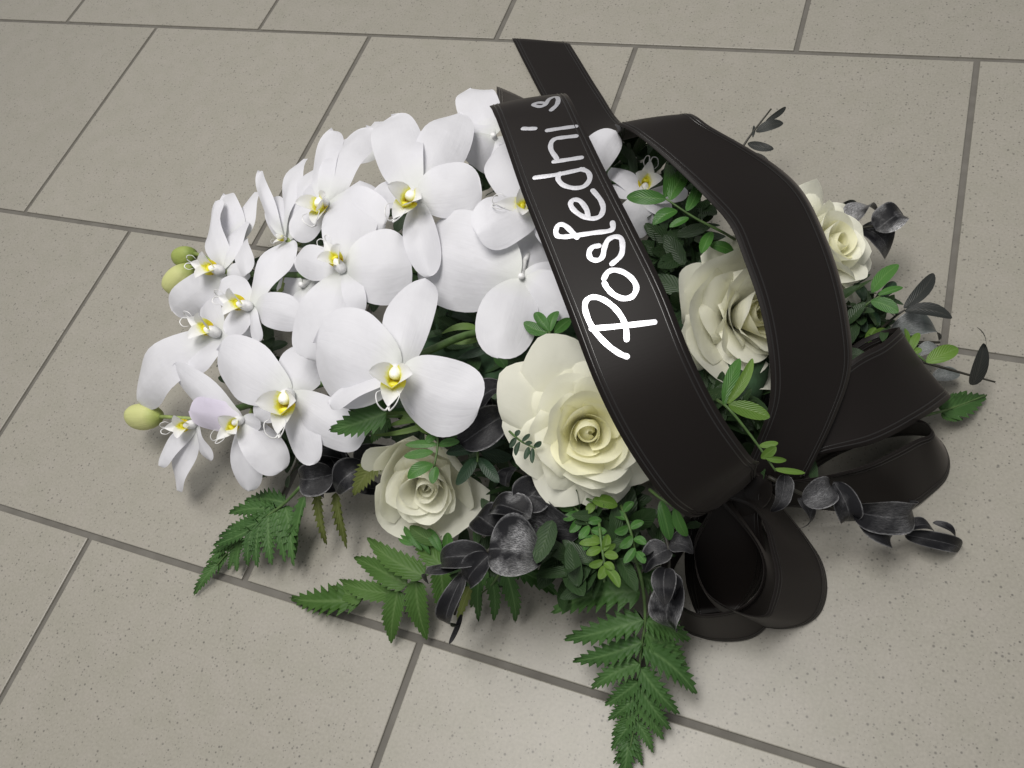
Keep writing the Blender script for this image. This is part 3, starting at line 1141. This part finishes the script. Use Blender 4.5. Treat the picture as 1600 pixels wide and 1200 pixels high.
# ------------------------------------------------------------------ leafy sprigs
def leafset(name, label, cat, leaves, stem=None, m='leaf', smat='stem', group=None, srad=.0009, prm=None, z0=.1):
    """leaves: (bx,by,tx,ty,width px[,z base,z tip[,opts]]); stem: list of (px,py,z)"""
    l0 = leaves[0]
    first = U(*(stem[0] if stem else (l0[0], l0[1], z0)))
    t = thing(name, label, cat, first, group)
    if stem:
        sp = spline([tuple(U(*s)) for s in stem], 5) if len(stem) > 2 else [U(*s) for s in stem]
        V, Fc = tube([Vector(s) for s in sp], [srad * (1.15 - .5 * i / len(sp)) for i in range(len(sp))], 6)
        mk('stem', V, Fc, MAT[smat], t)
    for i, l in enumerate(leaves):
        zb = l[5] if len(l) > 5 else z0
        zt = l[6] if len(l) > 6 else zb
        op = dict(l[7]) if len(l) > 7 else {}
        B, T = U(l[0], l[1], zb), U(l[2], l[3], zt)
        w = l[4] * mpp(B)
        lr = random.Random(i * 131 + int(l[0]) * 7 + int(l[1]))
        tws = .6 if prm and 'curl' in prm else .55
        d = dict(a=.62, bb=.62, bend=lr.uniform(.0, .14), cup=lr.uniform(.05, .3), nu=10, nv=3, twist=lr.uniform(-tws, tws), side=lr.uniform(-.07, .07))
        if prm:
            d.update(prm)
        mm = op.pop('m', m)
        nn = VW(*op.pop('n')) if 'n' in op else (TOW * .6 + Vector((0, 0, .6))).normalized()
        d.update(op)
        V, Fc, uv = blade(B, T, w, nn, seed=i + int(l[0]), **d)
        mk('leaf', V, Fc, MAT[mm], t, uv)
    return t


GG = 'pinnate green sprigs'
leafset('leafy_sprig', 'green pinnate sprig hanging over the half closed rosebud', 'sprig', [
    (683, 695, 633, 695, 15), (677, 706, 631, 713, 15), (677, 726, 637, 747, 22), (681, 729, 676, 756, 18), (682, 680, 665, 692, 14),
    (685, 696, 718, 690, 14), (655, 652, 668, 678, 24, .118, .118, {'m': 'grass'}), (684, 668, 700, 650, 14)],
    [(655, 640, .112), (675, 662, .120), (684, 690, .120), (678, 732, .116)], 'leaf', group=GG, z0=.119)
leafset('leafy_sprig', 'dark green sprig between the rosebud and the black leaves', 'sprig', [
    (744, 704, 697, 708, 22), (745, 714, 713, 758, 20), (748, 716, 780, 754, 20), (748, 706, 790, 690, 22), (744, 700, 735, 668, 18), (750, 704, 800, 715, 22, .095, .085)],
    [(760, 680, .09), (748, 700, .108), (746, 722, .108)], 'leaf_dark', group=GG, z0=.108)
leafset('leafy_sprig', 'green sprig with oval leaves between the two streamers', 'sprig', [
    (1041, 311, 979, 308, 24), (1038, 309, 1044, 256, 22), (1046, 313, 1076, 262, 26), (1073, 330, 1092, 285, 21), (1058, 329, 1020, 351, 24), (1076, 340, 1046, 355, 16),
    (1113, 362, 1096, 396, 18, .125, .125), (1108, 382, 1147, 396, 18, .118, .11)],
    [(1150, 375, .110), (1128, 362, .130), (1085, 340, .140), (1041, 311, .148)], 'leaf', group=GG, z0=.144)
leafset('leafy_sprig', 'light green sprig below the rose between the streamers', 'sprig', [
    (1131, 633, 1156, 560, 22, .12, .125, {'m': 'leaf'}), (1136, 631, 1176, 560, 17, .122, .128), (1138, 632, 1203, 652, 26, .122, .118), (1150, 625, 1166, 590, 24, .105, .10, {'m': 'leaf_dark'}),
    (1186, 697, 1216, 692, 12, .105, .105), (1189, 716, 1213, 698, 17, .105, .108), (1196, 716, 1229, 719, 10, .105, .103), (1208, 733, 1258, 739, 10, .1, .095)],
    [(1120, 625, .115), (1140, 640, .12), (1180, 690, .108), (1212, 736, .1)], 'leaf_lime', group=GG)
leafset('leafy_sprig', 'two oval green leaves under the fold of the lettered streamer', 'sprig', [
    (1032, 782, 1047, 844, 23, .105, .09), (1054, 792, 1073, 838, 19, .105, .09)], [(1015, 765, .10), (1034, 780, .106), (1056, 794, .106)], 'leaf', group=GG)
leafset('leafy_sprig', 'yellow green sprig of small leaves above the long front fern', 'sprig', [
    (938, 848, 905, 849, 13), (940, 856, 916, 866, 15), (942, 862, 950, 835, 14), (944, 866, 966, 870, 14), (942, 876, 920, 884, 13), (944, 884, 936, 905, 15), (946, 888, 968, 918, 16),
    (944, 880, 960, 890, 13), (938, 846, 925, 838, 12), (940, 858, 962, 850, 12)],
    [(936, 815, .085), (939, 845, .088), (945, 888, .084), (944, 910, .082)], 'leaf_lime', group=GG, z0=.087)
leafset('leafy_sprig', 'green sprig of broad leaves right of the plain streamer', 'sprig', [
    (1362, 457, 1404, 413, 22), (1372, 461, 1411, 449, 15), (1361, 470, 1404, 488, 23), (1362, 475, 1350, 510, 18, .05, .04, {'m': 'leaf_dark'}), (1375, 468, 1398, 440, 17, .05, .05, {'m': 'leaf_dark'}),
    (1350, 470, 1336, 442, 18, .05, .05, {'m': 'leaf_dark'}), (1358, 480, 1372, 512, 18, .05, .045, {'m': 'leaf_dark'}), (1340, 480, 1352, 520, 22, .05, .05, {'m': 'leaf_dark'})],
    [(1330, 500, .045), (1355, 475, .055), (1376, 462, .058)], 'leaf', group=GG, z0=.058)
leafset('leafy_sprig', 'lime green sprig behind the right ribbon loop', 'sprig', [
    (1447, 566, 1497, 544, 27), (1420, 540, 1414, 513, 12), (1424, 548, 1436, 520, 13), (1426, 552, 1440, 545, 12), (1360, 530, 1385, 515, 16), (1352, 535, 1368, 512, 15)],
    [(1380, 555, .05), (1425, 552, .055), (1448, 566, .052)], 'leaf_lime', group=GG, z0=.055)
leafset('leafy_sprig', 'green leaves above the open rose beside the orchid petal', 'sprig', [
    (856, 519, 818, 504, 20), (858, 518, 836, 488, 18), (860, 518, 872, 486, 19), (866, 520, 892, 498, 18), (790, 575, 774, 552, 20, .10, .10)],
    [(862, 535, .12), (858, 518, .128)], 'leaf', group=GG, z0=.127)
leafset('leafy_sprig', 'tiny grey green sprig at the left edge of the open rose', 'sprig', [
    (806, 684, 797, 700, 9), (812, 690, 806, 712, 9), (816, 690, 828, 678, 9), (820, 694, 832, 692, 8), (826, 698, 820, 718, 10), (832, 700, 832, 724, 10), (834, 698, 846, 690, 9), (806, 682, 812, 672, 9)],
    [(796, 674, .122), (815, 690, .128), (836, 700, .13)], 'leaf_dark', group=GG, z0=.13, srad=.0007)
leafset('leafy_sprig', 'thin dark sprig poking up behind the plain streamer', 'sprig', [
    (1181, 206, 1224, 192, 17), (1168, 224, 1209, 233, 14), (1196, 190, 1228, 167, 9), (1172, 240, 1202, 254, 10), (1176, 215, 1178, 196, 5)],
    [(1150, 250, .055), (1168, 218, .062), (1205, 170, .07)], 'leaf_black', 'stem_dark', group='blackened sprigs', z0=.064)
leafset('leafy_sprig', 'dark sprig with slender leaves over the right grout joint', 'sprig', [
    (1412, 482, 1459, 427, 22), (1413, 486, 1488, 497, 25), (1400, 492, 1385, 470, 14)],
    [(1375, 515, .04), (1398, 495, .05), (1414, 484, .054)], 'leaf_black', 'stem_dark', group='blackened sprigs', z0=.053)
leafset('leafy_sprig', 'bare black twig with one curled leaf at the far right', 'sprig', [
    (1520, 602, 1537, 536, 34, .025, .045, {'twist': .5, 'a': .4}), (1540, 545, 1526, 511, 14, .043, .052, {'twist': 1.0}), (1500, 585, 1456, 590, 28, .012, .01, {'m': 'euc_pale'})],
    [(1440, 565, .03), (1500, 582, .026), (1555, 597, .022)], 'leaf_black', 'stem_dark', group='blackened sprigs')
leafset('leafy_sprig', 'narrow green blades between the largest blossom and the rosebud', 'sprig', [
    (690, 655, 581, 680, 11), (690, 650, 600, 668, 11), (680, 645, 560, 655, 16, .09, .085, {'m': 'fern'}), (670, 650, 590, 645, 14)],
    [(720, 640, .09), (690, 652, .10)], 'grass', group='narrow blades', z0=.104, prm=dict(a=.35, bb=.8))
leafset('leafy_sprig', 'narrow green blades left of the open rose', 'sprig', [
    (745, 512, 690, 522, 12), (748, 530, 698, 535, 13), (760, 545, 715, 560, 15, .09, .09, {'m': 'leaf_dark'}), (745, 500, 695, 490, 22, .085, .08, {'m': 'leaf_dark'})],
    [(770, 520, .09), (746, 522, .10)], 'grass', group='narrow blades', z0=.10, prm=dict(a=.35, bb=.8))
leafset('leafy_sprig', 'green leaflets under the lower edge of the rosebud', 'sprig', [
    (690, 850, 640, 822, 24, .05, .055, {'m': 'fern_light'}), (660, 860, 630, 822, 12), (672, 866, 645, 820, 11), (690, 862, 668, 826, 16), (700, 868, 700, 832, 18), (650, 850, 622, 838, 14)],
    [(705, 880, .04), (670, 858, .048)], 'leaf', group=GG, z0=.05)

leafset('leafy_sprig', 'fine mid green sprig below the open rose', 'sprig', [
    (905, 800, 880, 812, 14), (908, 808, 890, 832, 15), (915, 806, 930, 786, 16), (918, 815, 940, 812, 14), (920, 822, 905, 842, 14), (924, 828, 948, 830, 14), (928, 836, 912, 860, 14), (932, 842, 955, 848, 14), (896, 796, 874, 792, 14), (900, 792, 905, 772, 16)],
    [(890, 785, .085), (912, 810, .086), (935, 850, .080)], 'leaf', group=GG, z0=.086)
leafset('leafy_sprig', 'green sprig left of the trailing silver edged leaves', 'sprig', [
    (978, 812, 956, 800, 15), (982, 822, 960, 832, 15), (985, 826, 1006, 815, 15), (988, 838, 968, 856, 15), (990, 842, 1010, 850, 14), (992, 856, 975, 880, 15), (994, 862, 1008, 880, 14), (975, 800, 990, 784, 15)],
    [(970, 790, .082), (984, 825, .084), (995, 870, .074)], 'leaf', group=GG, z0=.084)
leafset('leafy_sprig', 'single lime leaf peeking from under the open rose', 'sprig', [
    (925, 782, 965, 790, 26, .094, .090), (930, 786, 918, 802, 14, .09, .088)], [(905, 775, .085), (926, 783, .094)], 'leaf_lime', group=GG)

EU = 'black and silver eucalyptus twigs'
EP = dict(fold=.26, a=.40, bb=.60, cup=.12, bend=.16, wave=.06, wn=1.1, nu=18, nv=5, curl=.34)


def euc(label, leaves, stem, z0, m='euc'):
    leafset('eucalyptus_twig', label, 'eucalyptus', leaves, stem, m, 'stem_dark', EU, .0013, EP, z0)


euc('black eucalyptus leaves wedged between largest blossom and open rose', [
    (722, 656, 794, 594, 66), (720, 694, 800, 640, 62, .116, .118), (800, 690, 770, 610, 50, .10, .10, {'m': 'euc_dark'}), (770, 700, 806, 620, 60, .085, .085, {'m': 'euc_dark'})],
    [(760, 710, .08), (735, 680, .10), (722, 655, .112)], .114, 'euc_dark')
euc('black eucalyptus leaves beneath the drooping lip blossom', [
    (522, 740, 460, 748, 56), (572, 728, 520, 766, 52), (470, 712, 540, 706, 40, .055, .055, {'m': 'euc_dark'}), (530, 740, 500, 700, 50, .05, .05, {'m': 'euc_dark'}),
    (545, 764, 495, 771, 16, .05, .045, {'m': 'euc_bright'}), (560, 762, 600, 766, 26, .05, .045, {'m': 'euc_bright'}), (560, 730, 600, 700, 50, .05, .06, {'m': 'euc_dark'})],
    [(600, 720, .06), (545, 742, .06), (480, 738, .056)], .062)
euc('silver rubbed eucalyptus cluster between rosebud and open rose', [
    (764, 858, 848, 866, 104, .095, .09, {'m': 'euc_bright'}), (830, 808, 762, 786, 54, .09, .088, {'m': 'euc_bright'}), (815, 800, 902, 836, 92, .075, .075), (812, 790, 850, 752, 66, .088, .088, {'m': 'euc_dark'}),
    (760, 866, 676, 872, 48, .088, .08, {'m': 'euc_dark'}), (766, 866, 724, 918, 44, .092, .08), (720, 888, 655, 899, 22, .082, .07), (724, 898, 696, 992, 34, .08, .05, {'m': 'euc_dark'}), (722, 960, 702, 1006, 11, .045, .03, {'m': 'euc_dark', 'curl': 0., 'wave': .01, 'bend': .03}),
    (790, 760, 800, 728, 34, .085, .09), (780, 830, 740, 800, 60, .07, .07, {'m': 'euc_dark'}), (880, 810, 905, 770, 50, .07, .07, {'m': 'euc_bright'})],
    [(830, 790, .08), (780, 845, .086), (735, 890, .078), (710, 960, .05)], .08)
euc('silver edged eucalyptus leaves trailing beside the front ribbon loop', [
    (1046, 848, 1084, 858, 42), (1046, 858, 1004, 888, 46), (1040, 888, 1040, 942, 40), (1058, 902, 1046, 994, 56, .07, .05, {'m': 'euc_bright'}), (1030, 895, 1062, 935, 34, .078, .07, {'m': 'euc_bright'})],
    [(1030, 810, .085), (1044, 855, .082), (1045, 905, .074)], .082)
euc('long eucalyptus trail with curled leaves lying right of the bow', [
    (1226, 742, 1214, 800, 32, .072, .066), (1250, 778, 1262, 830, 26, .06, .045), (1254, 784, 1306, 752, 48, .07, .066), (1302, 752, 1326, 826, 42, .064, .04), (1326, 796, 1448, 796, 56, .05, .03, {'bend': .14}),
    (1336, 800, 1404, 848, 48, .045, .02), (1408, 826, 1462, 820, 22, .02, .02, {'m': 'euc_dark'}), (1416, 836, 1519, 860, 28, .016, .004, {'bend': .10}), (1460, 815, 1500, 850, 14, .016, .006)],
    [(1200, 745, .07), (1260, 775, .062), (1340, 805, .042), (1420, 832, .014), (1480, 848, .006)], .06)
euc('shiny silver eucalyptus leaves behind the profile rose', [
    (1326, 352, 1368, 316, 40, .06, .06, {'m': 'euc_bright'}), (1368, 360, 1414, 326, 52, .058, .06, {'m': 'euc_bright'}), (1345, 355, 1392, 398, 48, .05, .04), (1310, 330, 1345, 318, 22, .05, .05, {'m': 'leaf_black'})],
    [(1310, 380, .05), (1340, 358, .055), (1380, 352, .055)], .055)
euc('pale grey eucalyptus leaves behind the upper ribbon loop', [
    (1392, 520, 1478, 518, 42, .035, .03), (1432, 552, 1478, 552, 26, .03, .028)],
    [(1370, 535, .035), (1435, 535, .032), (1468, 535, .03)], .035, 'euc_pale')


# ------------------------------------------------------------------ ferns
def fern(label, rachis, pinnae, m='fern', z0=.03, teeth=(9, .58), smat='stem'):
    """pinnae: (bx,by,tx,ty,width px[,zb,zt])"""
    sp = spline([tuple(U(*r)) for r in rachis], 6)
    t = thing('fern_frond', label, 'fern', sp[0], 'fern fronds')
    V, Fc = tube([Vector(s) for s in sp], [.0011 * (1.2 - .9 * i / len(sp)) for i in range(len(sp))], 6)
    mk('rachis', V, Fc, MAT[smat], t)
    for i, l in enumerate(pinnae):
        zb = l[5] if len(l) > 5 else z0
        zt = l[6] if len(l) > 6 else zb * .7
        op = dict(l[7]) if len(l) > 7 else {}
        B, T = U(l[0], l[1], zb), U(l[2], l[3], zt)
        w = l[4] * 1.25 * mpp(B)
        tn = op.pop('teeth', teeth)
        mm = op.pop('m', m)
        nseg = tn[0] * 5
        d = dict(a=.28, bb=.85, fold=.22, bend=.06, wave=.028, wn=1.3, side=random.Random(i * 3 + int(l[1])).uniform(-.06, .06), droop=random.Random(i).uniform(-.04, .06), twist=random.Random(i * 7 + int(l[0])).uniform(-.2, .2))
        d.update(op)
        V, Fc, uv = blade(B, T, w, (TOW * .4 + Vector((0, 0, .8))).normalized(), teeth=tn, nu=nseg, nv=2, seed=i, **d)
        mk('pinna', V, Fc, MAT[mm], t, uv)
    return t


fern('dark green fern frond pointing lower left below the hanging orchids', [(470, 760, .05), (445, 786, .034), (410, 812, .028), (375, 842, .020), (340, 882, .010), (306, 928, .003)], [
    (446, 786, 382, 782, 34), (432, 796, 361, 803, 32), (418, 806, 354, 824, 28), (404, 816, 342, 839, 24), (391, 828, 333, 853, 20), (379, 838, 326, 866, 17, .02, .012), (366, 850, 321, 880, 15, .016, .008), (355, 864, 316, 893, 13, .012, .006),
    (340, 880, 304, 930, 20, .01, .002),
    (446, 790, 458, 884, 34), (432, 798, 444, 878, 30), (420, 806, 424, 882, 32), (407, 816, 402, 886, 27), (394, 828, 388, 884, 22), (380, 840, 372, 892, 20, .02, .01), (368, 852, 356, 890, 16, .016, .008), (356, 864, 340, 898, 14, .012, .005),
    (476, 776, 456, 884, 28, .04, .01, {'m': 'fern', 'fold': .5}), (496, 770, 511, 850, 20, .045, .02, {'fold': .5, 'm': 'fern_olive'}), (524, 770, 541, 858, 21, .045, .018, {'fold': .5, 'm': 'fern_olive'})], z0=.03)
fern('bright green fern frond with separate toothed leaflets at the front left', [(730, 850, .06), (690, 884, .045), (640, 912, .034), (600, 930, .024), (560, 936, .014), (455, 936, .003)], [
    (566, 936, 452, 934, 50, .016, .003, {'teeth': (9, .6)}), (664, 900, 576, 842, 36, .042, .034), (636, 914, 551, 870, 36, .034, .024), (612, 927, 530, 905, 30, .026, .016), (566, 936, 516, 917, 26, .018, .012),
    (622, 922, 610, 1006, 34, .03, .008), (650, 908, 666, 1000, 38, .036, .010), (688, 888, 690, 962, 32, .045, .02), (690, 884, 640, 830, 34, .048, .04), (640, 912, 660, 940, 26, .032, .02)], 'fern_light', z0=.03, teeth=(10, .30))
fern('long green fern frond pointing at the bottom edge of the photo', [(985, 850, .075), (1002, 905, .062), (1008, 965, .048), (1000, 1030, .034), (996, 1105, .018), (976, 1215, .003)], [
    (1000, 925, 862, 957, 60, .058, .04), (1006, 968, 885, 1000, 48, .048, .032), (1003, 1003, 894, 1033, 42, .04, .026), (1000, 1036, 925, 1076, 38, .034, .02), (998, 1064, 946, 1100, 34, .028, .016), (997, 1086, 950, 1125, 30, .022, .012),
    (996, 1104, 956, 1150, 28, .018, .009), (992, 1126, 956, 1172, 26, .014, .006), (986, 1146, 958, 1192, 22, .01, .005),
    (1004, 1010, 1088, 1084, 46, .04, .02), (1000, 1044, 1062, 1116, 38, .032, .016), (998, 1072, 1048, 1140, 34, .026, .012), (996, 1100, 1036, 1156, 28, .02, .008), (991, 1124, 1020, 1176, 24, .014, .006), (985, 1146, 1004, 1196, 20, .01, .004),
    (1008, 970, 1078, 1000, 48, .046, .03), (1006, 990, 1072, 1040, 44, .042, .022), (984, 1140, 972, 1225, 34, .010, .002),
    (998, 905, 905, 905, 50, .05, .04), (1000, 900, 1062, 930, 40, .05, .04)], z0=.03, teeth=(9, .58))
fern('small green fern tips under the silver rubbed leaves', [(790, 870, .06), (775, 905, .045), (750, 930, .035)], [
    (790, 890, 805, 974, 28, .05, .015), (768, 900, 772, 968, 22, .045, .02), (748, 905, 747, 972, 18, .045, .02), (735, 915, 716, 975, 16, .04, .02, {'m': 'fern_olive'}), (800, 880, 870, 930, 34, .05, .03), (810, 890, 855, 912, 20, .05, .04), (760, 890, 735, 950, 24, .04, .02)], z0=.04, teeth=(7, .4))
fern('dark fern tip jutting out right of the upper ribbon loop', [(1440, 650, .02), (1480, 640, .016), (1542, 617, .008)], [
    (1470, 642, 1542, 617, 40, .016, .006), (1468, 640, 1510, 612, 22, .014, .01), (1470, 648, 1505, 655, 20, .014, .01)], z0=.016, teeth=(7, .4))
fern('serrated fern tip lying across the drooping lip blossom', [(640, 650, .10), (600, 652, .118), (560, 662, .120)], [
    (604, 645, 514, 672, 48, .122, .118), (606, 640, 545, 632, 30, .112, .112), (610, 655, 580, 692, 30, .108, .09)], z0=.118, teeth=(8, .4))
fern('olive fern tip against the left side of the rosebud', [(600, 700, .07), (592, 722, .078)], [(590, 720, 552, 774, 34, .082, .07), (596, 715, 600, 740, 18, .08, .07)], 'fern_olive', z0=.08, teeth=(8, .4))

# ------------------------------------------------------------------ filler greenery massed in the shade between the flowers
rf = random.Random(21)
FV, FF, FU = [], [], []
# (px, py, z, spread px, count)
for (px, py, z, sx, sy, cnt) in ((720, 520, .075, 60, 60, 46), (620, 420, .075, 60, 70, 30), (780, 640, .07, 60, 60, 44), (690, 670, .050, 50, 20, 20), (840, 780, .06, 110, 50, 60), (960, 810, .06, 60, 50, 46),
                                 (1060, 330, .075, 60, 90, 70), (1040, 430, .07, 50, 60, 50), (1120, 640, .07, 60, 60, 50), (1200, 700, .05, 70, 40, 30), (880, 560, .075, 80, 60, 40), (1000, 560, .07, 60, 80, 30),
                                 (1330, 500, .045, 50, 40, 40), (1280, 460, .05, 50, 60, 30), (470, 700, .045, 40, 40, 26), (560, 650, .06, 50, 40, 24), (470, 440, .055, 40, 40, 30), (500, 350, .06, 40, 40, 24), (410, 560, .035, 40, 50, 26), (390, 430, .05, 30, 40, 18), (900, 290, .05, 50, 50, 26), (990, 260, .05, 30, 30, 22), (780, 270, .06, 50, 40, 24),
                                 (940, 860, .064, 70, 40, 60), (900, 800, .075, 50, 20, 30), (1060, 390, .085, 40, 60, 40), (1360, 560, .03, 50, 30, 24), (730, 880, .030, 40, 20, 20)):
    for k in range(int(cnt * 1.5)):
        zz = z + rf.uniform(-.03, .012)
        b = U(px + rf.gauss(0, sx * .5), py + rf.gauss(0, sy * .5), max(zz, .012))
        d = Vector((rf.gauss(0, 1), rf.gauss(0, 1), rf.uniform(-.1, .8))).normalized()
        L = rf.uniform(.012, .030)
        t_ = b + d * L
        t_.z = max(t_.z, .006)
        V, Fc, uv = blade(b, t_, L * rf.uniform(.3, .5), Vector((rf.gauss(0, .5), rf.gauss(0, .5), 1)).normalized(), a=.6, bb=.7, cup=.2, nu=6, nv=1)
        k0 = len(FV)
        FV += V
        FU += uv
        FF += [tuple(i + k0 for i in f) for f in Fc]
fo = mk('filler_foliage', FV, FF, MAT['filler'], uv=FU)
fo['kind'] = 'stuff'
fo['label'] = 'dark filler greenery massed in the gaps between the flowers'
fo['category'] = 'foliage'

for o in list(bpy.data.objects):
    if '_o' in o:
        del o['_o']
